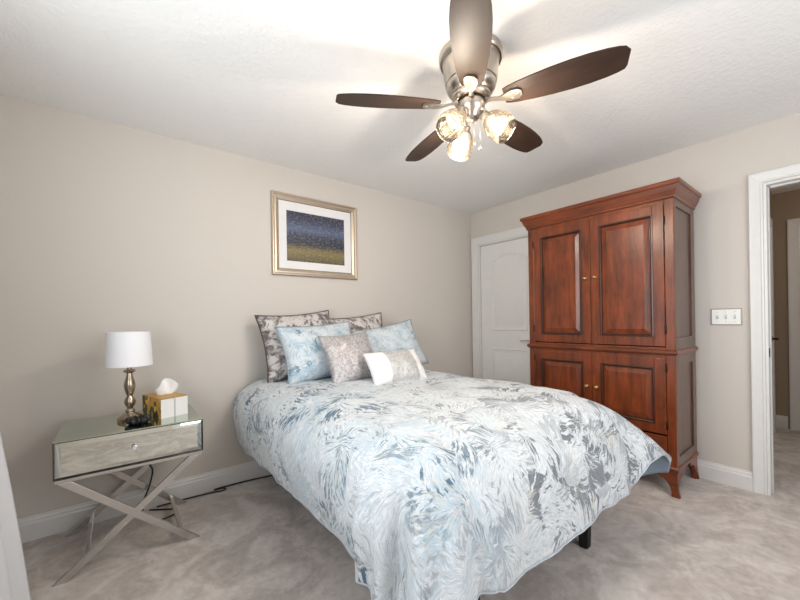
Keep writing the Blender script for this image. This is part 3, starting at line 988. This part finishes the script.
# steel X frames front and back, rods along the floor and top rails
LEGW = 0.017
def bar(x0, z0, x1, z1, ya, yb):
    """flat bar in an X, cut level at the floor and the top"""
    dx, dz = x1-x0, z1-z0
    L = math.hypot(dx, dz)
    off = LEGW*L/abs(dz)
    bm = B()
    prism(bm, [(x0-off, z0), (x0+off, z0), (x1+off, z1), (x1-off, z1)], ya, yb, 'y', 0.0012)
    return bm
for ya, yb in ((NY0, NY0+0.018), (-0.098, -0.080)):
    part('leg', bar(NX0+0.015, 0.0, NX1-0.04, NZ0-0.018, ya, yb), M['steel'], ns)
    part('leg', bar(NX1-0.045, 0.0, NX0+0.035, NZ0-0.018, ya+0.0005, yb-0.0005), M['steel'], ns)
for ya, yb in ((NY0+0.002, NY0+0.02), (-0.10, -0.08)):
    part('top_rail', box(B(), NX0, NX1, ya, yb, NZ0-0.018, NZ0-0.001, 0.002), M['steel'], ns)
for x in (NX0+0.107, NX1-0.107):
    part('stretcher', box(B(), x-0.009, x+0.009, NY0+0.012, -0.085, 0.045, 0.068, 0.003), M['steel'], ns)

# table lamp
LX, LY = -3.295, -0.335
lamp = tag(empty('table_lamp', (LX, LY, NZ1)), 'turned metal table lamp with a white drum shade, on the nightstand', 'lamp')
prof = [(0, 0), (0.058, 0), (0.058, 0.012), (0.056, 0.018), (0.048, 0.024), (0.036, 0.031), (0.024, 0.037), (0.020, 0.044), (0.024, 0.050), (0.020, 0.056), (0.013, 0.064), (0.014, 0.070),
        (0.024, 0.086), (0.027, 0.100), (0.024, 0.114), (0.015, 0.130), (0.013, 0.136), (0.016, 0.142), (0.022, 0.160), (0.027, 0.185), (0.026, 0.205), (0.019, 0.230), (0.014, 0.252), (0.013, 0.260),
        (0.027, 0.268), (0.030, 0.274), (0.022, 0.279), (0.011, 0.281), (0.011, 0.300), (0, 0.300)]
obj('base', lathe(B(), prof, 36), M['champagne'], lamp, smooth=50)
bm = B()
hs, z0, z1, rb, rt_ = 0.19, 0.302, 0.490, 0.109, 0.100
lathe(bm, [(rb, z0), (rt_, z1), (rt_-0.003, z1), (rb-0.003, z0), (rb, z0)], 48, cap=False)
obj('lamp_shade', bm, M['shade'], lamp, smooth=50)
bm = B()
lathe(bm, [(0.009, 0.300), (0.009, 0.34), (0, 0.34)], 12)
for k in range(3):
    a = k*2*PI/3
    tube(bm, [(0, 0, 0.475), (rt_*math.cos(a)*0.98, rt_*math.sin(a)*0.98, 0.475)], 0.002, 6)
tube(bm, [(0, 0, 0.30), (0.03, 0, 0.38), (0, 0, 0.475)], 0.002, 6)
obj('shade_fitter', bm, M['nickel'], lamp)
bm = B(); lathe(bm, [(0, 0.335), (0.012, 0.34), (0.028, 0.385), (0.024, 0.41), (0, 0.425)], 16)
obj('bulb', bm, M['plate'], lamp, smooth=60)

# tissue box, turned a little
tb = tag(empty('tissue_box', (-3.130, -0.303, NZ1), R(17.5)), 'gold and green tissue box with a white end, beside the lamp', 'tissue box')
w2, l2, hb = 0.069, 0.125, 0.108
bm = B(); box(bm, -w2, w2, -l2+0.004, l2, 0, hb, 0.0015)
obj('carton', bm, M['tissue_box'], tb)
bm = B(); box(bm, -w2-0.001, w2+0.001, -l2, l2+0.001, hb, hb+0.003, 0.001)
obj('top_panel', bm, M['box_gold'], tb)
wp = obj('end_panel', box(B(), -w2-0.001, w2+0.001, -l2-0.002, -l2+0.004, 0, hb-0.002, 0.001), M['box_white'], tb)
bm = B(); box(bm, -0.004, 0.004, -l2-0.003, -l2-0.0015, 0.002, hb-0.004)
obj('fold_line', bm, M['box_line'], wp)
bm = B()
n = 12
rows = []
for j in range(9):
    t = j/8
    row = []
    for i in range(n+1):
        s = -1+2*i/n
        ww = 0.035+0.05*t
        row.append(bm.verts.new((s*ww*(1-0.25*t*t)+0.012*t, 0.016*math.sin(s*4+t*2)*(0.4+t), hb+0.002+0.085*t*(1-0.35*abs(s)**1.5)+0.012*t*math.sin(3*s+1))))
    rows.append(row)
for a, b in zip(rows, rows[1:]):
    for i in range(n): bm.faces.new((a[i], a[i+1], b[i+1], b[i]))
ti = obj('tissue', bm, M['tissue'], tb, smooth=180)
sm = ti.modifiers.new('thick', 'SOLIDIFY'); sm.thickness = 0.0015

# dark ruffled bow lying in front of the lamp
fl = tag(empty('ruffled_ornament', (-3.262, -0.455, NZ1)), 'small black ruffled ornament lying on the mirrored top before the lamp', 'ornament')
bm = B()
n = 90; rows = []
for i in range(n):
    a = 2*PI*i/n
    ruf = 1+0.25*math.sin(a*11)
    ring = []
    for k in range(8):
        b = 2*PI*k/8
        rr = 0.014*ruf
        ring.append(bm.verts.new(((0.030+rr*math.cos(b)*1.1)*math.cos(a)*1.25, (0.030+rr*math.cos(b)*1.1)*math.sin(a), 0.0185+rr*math.sin(b)+0.003*math.sin(a*7))))
    rows.append(ring)
for i in range(n):
    a, b = rows[i], rows[(i+1) % n]
    for k in range(8): bm.faces.new((a[k], a[(k+1) % 8], b[(k+1) % 8], b[k]))
zmin = min(v.co.z for v in bm.verts)
for v in bm.verts: v.co.z -= zmin
obj('ruffle', bm, M['black'], fl, smooth=180)

# cords
def cord(name, pts, label, r=0.005):
    bm = B(); tube(bm, smooth_path(pts, 8), r, 8)
    o = obj(name, bm, M['black'], smooth=180)
    tag(o, label, 'cord')
    return o
cord('power_cord', [(-3.16, -0.045, 0.006), (-3.02, -0.045, 0.006), (-2.86, -0.06, 0.006), (-2.80, -0.075, 0.006), (-2.765, -0.075, 0.006), (-2.755, -0.055, 0.006), (-2.775, -0.035, 0.006), (-2.815, -0.033, 0.006), (-2.815, -0.024, 0.006), (-2.76, -0.022, 0.006), (-2.6, -0.03, 0.006), (-2.4, -0.06, 0.006)],
     'black power cord looping along the baseboard from the nightstand to the bed')
cord('lamp_cord', [(-3.27, -0.112, 0.40), (-3.225, -0.11, 0.34), (-3.185, -0.115, 0.28), (-3.20, -0.13, 0.19), (-3.235, -0.16, 0.10), (-3.23, -0.2, 0.03), (-3.16, -0.24, 0.006), (-3.08, -0.22, 0.006), (-3.07, -0.16, 0.006), (-3.13, -0.11, 0.006), (-3.2, -0.06, 0.006)],
     'black lamp cord dangling in a loop behind the crossed legs of the nightstand')

# ------------------------------------------------------------------ picture on the back wall
px0, px1, pz0, pz1 = -2.385, -1.61, 1.56, 2.222
pic = tag(empty('picture_frame', ((px0+px1)/2, 0, pz0)), 'champagne gold framed night scene with white mat on the wall above the bed', 'picture')
FP = [(0.0, 0.002), (0.0, 0.020), (0.006, 0.026), (0.012, 0.027), (0.022, 0.020), (0.034, 0.022), (0.044, 0.017), (0.052, 0.013), (0.054, 0.009), (0.054, 0.002)]
bm = B(); rings = []
for sx, sz in ((-1, -1), (1, -1), (1, 1), (-1, 1)):
    cx = px0 if sx < 0 else px1; cz = pz0 if sz < 0 else pz1
    rings.append([bm.verts.new((cx-sx*i, -d, cz-sz*i)) for i, d in FP])
for q in range(4):
    a, b = rings[q], rings[(q+1) % 4]
    for i in range(len(FP)):
        j = (i+1) % len(FP)
        bm.faces.new((a[i], a[j], b[j], b[i]))
part('frame', bm, M['gold_frame'], pic)
bm = B(); rings = []
for ins, d in ((0.050, 0.0105), (0.056, 0.0108), (0.058, 0.009)):
    rings.append([bm.verts.new((x, -d, z)) for x, z in ((px0+ins, pz0+ins), (px1-ins, pz0+ins), (px1-ins, pz1-ins), (px0+ins, pz1-ins))])
for a, b in zip(rings, rings[1:]):
    for i in range(4): bm.faces.new((a[i], a[(i+1) % 4], b[(i+1) % 4], b[i]))
part('inner_lip', bm, M['gold_dark'], pic)
ax0, ax1, az0, az1 = -2.263, -1.735, 1.682, 2.092
bm = B()
for x0, x1, z0, z1 in ((px0+0.05, ax0, pz0+0.05, pz1-0.05), (ax1, px1-0.05, pz0+0.05, pz1-0.05), (ax0, ax1, pz0+0.05, az0), (ax0, ax1, az1, pz1-0.05)):
    box(bm, x0, x1, -0.0085, -0.006, z0, z1)
part('mat_board', bm, M['mat'], pic)
bm = B(); uvl = bm.loops.layers.uv.new('UVMap')
vs = [bm.verts.new(p) for p in ((ax0, -0.0065, az0), (ax1, -0.0065, az0), (ax1, -0.0065, az1), (ax0, -0.0065, az1))]
f = bm.faces.new(vs)
for lp, uv in zip(f.loops, ((0, 0), (1, 0), (1, 1), (0, 1))): lp[uvl].uv = uv
r_ = bmesh.ops.extrude_face_region(bm, geom=[f])
bmesh.ops.translate(bm, vec=(0, 0.004, 0), verts=[v for v in r_['geom'] if isinstance(v, bmesh.types.BMVert)])
part('painting', bm, M['art'], pic)

# ------------------------------------------------------------------ light switch
sw = tag(empty('light_switch', (0, -2.285, 1.173)), 'triple white light switch with a chrome border beside the doorway', 'light switch')
part('border', box(B(), -0.005, 0, -2.368, -2.202, 1.115, 1.232, 0.001), M['pewter'], sw)
part('switch_plate', box(B(), -0.0075, -0.004, -2.360, -2.210, 1.122, 1.225, 0.0015), M['plate'], sw)
for k in (-1, 0, 1):
    yc = -2.285+k*0.046
    bm = B(); box(bm, -0.0085, -0.006, yc-0.006, yc+0.006, 1.158, 1.188); slot = part('toggle_slot', bm, M['box_line'], sw)
    bm = B(); prism(bm, [(-0.008, 1.168), (-0.008, 1.179), (-0.019, 1.186), (-0.020, 1.181)], yc-0.004, yc+0.004, 'y')
    part('toggle', bm, M['plate'], sw)
    for z in (1.140, 1.207):
        bm = B(); lathe(bm, [(0.003, 0), (0.003, 0.001), (0, 0.0015)], 10, Matrix.Translation((-0.0075, yc, z)) @ Matrix.Rotation(R(-90), 4, 'Y'))
        part('screw', bm, M['steel'], sw)

# ------------------------------------------------------------------ curtain by the left window
cur = empty('curtain', (XL+0.12, -1.0, 0))
tag(cur, 'white sheer curtain panel hanging at the lower left edge', 'curtain')
bm = B(); rows = []
nz, ny = 60, 110
for j in range(nz+1):
    t = j/nz
    z = 2.25*(1-t)+0.015*t
    row = []
    for i in range(ny+1):
        s = i/ny
        y = -0.70-0.85*s*(0.75+0.25*t)
        flare = (0.335-0.112*z)*(1-0.5*s)
        x = XL+flare+0.026*math.cos(s*2*PI*8)*(0.55+0.45*t)+0.006*math.sin(s*37+z*3)
        row.append(bm.verts.new((x, y, z)))
    rows.append(row)
for a, b in zip(rows, rows[1:]):
    for i in range(ny): bm.faces.new((a[i], a[i+1], b[i+1], b[i]))
cp = part('panel', bm, M['curtain'], cur, smooth=180)
sm = cp.modifiers.new('thick', 'SOLIDIFY'); sm.thickness = 0.003
rod = empty('curtain_rod', (XL, -2.0, 2.28))
tag(rod, 'metal curtain rod above the left window', 'curtain rod')
bm = B(); tube(bm, [(XL+0.06, -2.85, 2.28), (XL+0.06, -0.5, 2.28)], 0.011, 12)
part('pole', bm, M['nickel'], rod, smooth=60)
for y in (-2.75, -0.55):
    bm = B(); box(bm, XL, XL+0.07, y-0.008, y+0.008, 2.262, 2.272, 0.002); box(bm, XL, XL+0.006, y-0.015, y+0.015, 2.24, 2.31, 0.002)
    part('bracket', bm, M['nickel'], rod)

# ------------------------------------------------------------------ ceiling fan
FX, FY = -2.01, -1.724
fan = tag(empty('ceiling_fan', (FX, FY, H)), 'flush ceiling fan with five dark blades and three lit glass shades', 'ceiling fan')
def fpart(name, bm, mat, parent=None, **k):
    bmesh.ops.transform(bm, matrix=Matrix.Translation((0, 0, -H)), verts=bm.verts)
    return obj(name, bm, mat, parent or fan, **k)
fpart('motor_housing', lathe(B(), [(0, 2.44), (0.146, 2.44), (0.148, 2.43), (0.148, 2.412), (0.143, 2.404), (0.134, 2.402), (0.131, 2.398), (0.130, 2.385), (0.124, 2.32), (0.120, 2.302), (0.116, 2.298), (0.116, 2.284), (0.108, 2.268), (0.092, 2.252), (0.080, 2.248), (0.0, 2.248)], 56), M['nickel'], smooth=30)
fpart('rotor', lathe(B(), [(0, 2.249), (0.086, 2.249), (0.090, 2.244), (0.090, 2.234), (0.084, 2.226), (0.068, 2.222), (0, 2.222)], 48), M['nickel'], smooth=30)
fpart('dark_band', lathe(B(), [(0, 2.223), (0.066, 2.223), (0.066, 2.213), (0, 2.213)], 40), M['bronze'], smooth=30)
fpart('light_kit', lathe(B(), [(0, 2.214), (0.062, 2.214), (0.064, 2.208), (0.063, 2.186), (0.056, 2.170), (0.045, 2.160), (0.040, 2.148), (0.036, 2.138), (0.022, 2.132), (0.010, 2.130), (0.006, 2.122), (0, 2.120)], 40), M['nickel'], smooth=30)
ZB = 2.198
PH = R(148.33)
BLEN = 0.630
stations = [(0.155, 0.040), (0.175, 0.048), (0.21, 0.056), (0.27, 0.064), (0.35, 0.072), (0.43, 0.0755), (0.50, 0.074), (0.56, 0.068), (0.60, 0.060), (0.622, 0.052)]
for k in range(5):
    a = PH+k*2*PI/5
    Mx = Matrix.Rotation(a, 4, 'Z')
    tilt = Matrix.Translation((0, 0, ZB)) @ Matrix.Rotation(R(-12), 4, 'X')
    # blade
    t = bmesh.new()
    L_ = [(r, w) for r, w in stations]
    out = [(r, -w) for r, w in L_] + [(BLEN+0.008, -0.030), (BLEN, 0.036)] + [(r, w) for r, w in reversed(L_)]
    up_, dn_ = [], []
    for (x, y) in out:
        up_.append(t.verts.new((x, y, 0.003))); dn_.append(t.verts.new((x, y, -0.003)))
    t.faces.new(up_); t.faces.new(list(reversed(dn_)))
    nn = len(out)
    for i in range(nn): t.faces.new((up_[i], dn_[i], dn_[(i+1) % nn], up_[(i+1) % nn]))
    bl = bmesh.new(); join(bl, t, tilt)
    bmesh.ops.transform(bl, matrix=Matrix.Translation((0, 0, -H)), verts=bl.verts)
    blade = obj('blade', bl, M['blade'], fan, rot=(0, 0, a))
    # blade iron: arm and pointed plate under the blade, with screws
    t = bmesh.new()
    ar = [(0.068, -0.013, 0.012), (0.10, -0.010, 0.006), (0.135, -0.010, -0.004), (0.155, -0.018, -0.0055), (0.18, -0.028, -0.0055), (0.215, -0.028, -0.0055), (0.232, -0.014, -0.0055)]
    top = []; bot = []
    for sgn in (1, -1):
        seq = ar if sgn == 1 else list(reversed(ar))
        for x, w, z in seq:
            top.append(t.verts.new((x, sgn*w, z+0.002))); bot.append(t.verts.new((x, sgn*w, z-0.006)))
    nn = len(top)
    half = len(ar)
    for i in range(half-1):
        j = nn-1-i
        t.faces.new((top[i], top[i+1], top[j-1], top[j])); t.faces.new((bot[j], bot[j-1], bot[i+1], bot[i]))
    for i in range(nn): t.faces.new((top[i], bot[i], bot[(i+1) % nn], top[(i+1) % nn]))
    bmesh.ops.recalc_face_normals(t, faces=t.faces)
    ib = bmesh.new(); join(ib, t, tilt)
    for (sx, sy) in ((0.19, -0.014), (0.19, 0.014), (0.215, 0.0)):
        lathe(ib, [(0.0045, -0.0105), (0.0045, -0.0135), (0, -0.0145)], 8, tilt @ Matrix.Translation((sx, sy, 0)))
    bmesh.ops.transform(ib, matrix=Matrix.Translation((0, 0, -H)), verts=ib.verts)
    obj('blade_arm', ib, M['nickel'], blade)

# three tulip shades pointing outward and down
for k, ang in enumerate((218, 332, 104)):
    g = R(ang)
    d = (math.cos(g)*rt + math.sin(g)*fw)
    d.normalize()
    tiltv = (d*0.72+Vector((0, 0, -1))*0.70).normalized()     # opening direction
    base = Vector((0, 0, 2.156))+d*0.060+Vector((0, 0, -0.018))
    q = tiltv.to_track_quat('Z', 'Y').to_matrix().to_4x4()
    Mx = Matrix.Translation(base) @ q
    bm = B(); tube(bm, smooth_path([Vector((0, 0, 2.172))+d*0.045, Vector((0, 0, 2.165))+d*0.062, base+tiltv*0.006], 5), 0.010, 10)
    lathe(bm, [(0.010, -0.004), (0.022, 0.0), (0.024, 0.010), (0.024, 0.026), (0.020, 0.028), (0, 0.028)], 24, Mx)
    holder = fpart('lamp_holder', bm, M['nickel'], smooth=40)
    bm = B()
    pr = [(0.024, 0.020), (0.036, 0.030), (0.048, 0.046), (0.057, 0.066), (0.063, 0.090), (0.065, 0.112), (0.062, 0.134), (0.056, 0.150)]
    inner = [(r-0.0025, z) for r, z in reversed(pr)]
    lathe(bm, pr+inner, 40, Mx, cap=False)
    fpart('glass_shade', bm, M['glass_shade'], holder, smooth=180)
    bm = B(); lathe(bm, [(0, 0.028), (0.012, 0.030), (0.013, 0.045), (0.018, 0.068), (0.021, 0.082), (0.018, 0.096), (0.009, 0.104), (0, 0.106)], 20, Mx)
    fpart('bulb', bm, M['bulb'], holder, smooth=180)
    l = bpy.data.lights.new('fan_bulb_light', 'POINT'); l.energy = BULB_POWER; l.color = BULB_COLOR; l.shadow_soft_size = 0.03
    lo = bpy.data.objects.new('fan_bulb_light', l); lo.parent = fan
    lo.location = (Mx @ Vector((0, 0, 0.165)))-Vector((0, 0, H)); COL.objects.link(lo)
# pull chains
for (cx_, cy_, zb) in ((0.006, -0.030, 2.015), (0.040, -0.004, 2.01)):
    d = rt*cx_+fw*cy_
    bm = B(); tube(bm, [(d.x, d.y, 2.15), (d.x, d.y, zb)], 0.0013, 6)
    ch = fpart('pull_chain', bm, M['nickel'], smooth=180)
    bm = B(); lathe(bm, [(0, zb-0.022), (0.006, zb-0.019), (0.0065, zb-0.012), (0.003, zb), (0, zb+0.002)], 12, Matrix.Translation((d.x, d.y, 0)))
    fpart('chain_fob', bm, M['nickel'], ch, smooth=60)
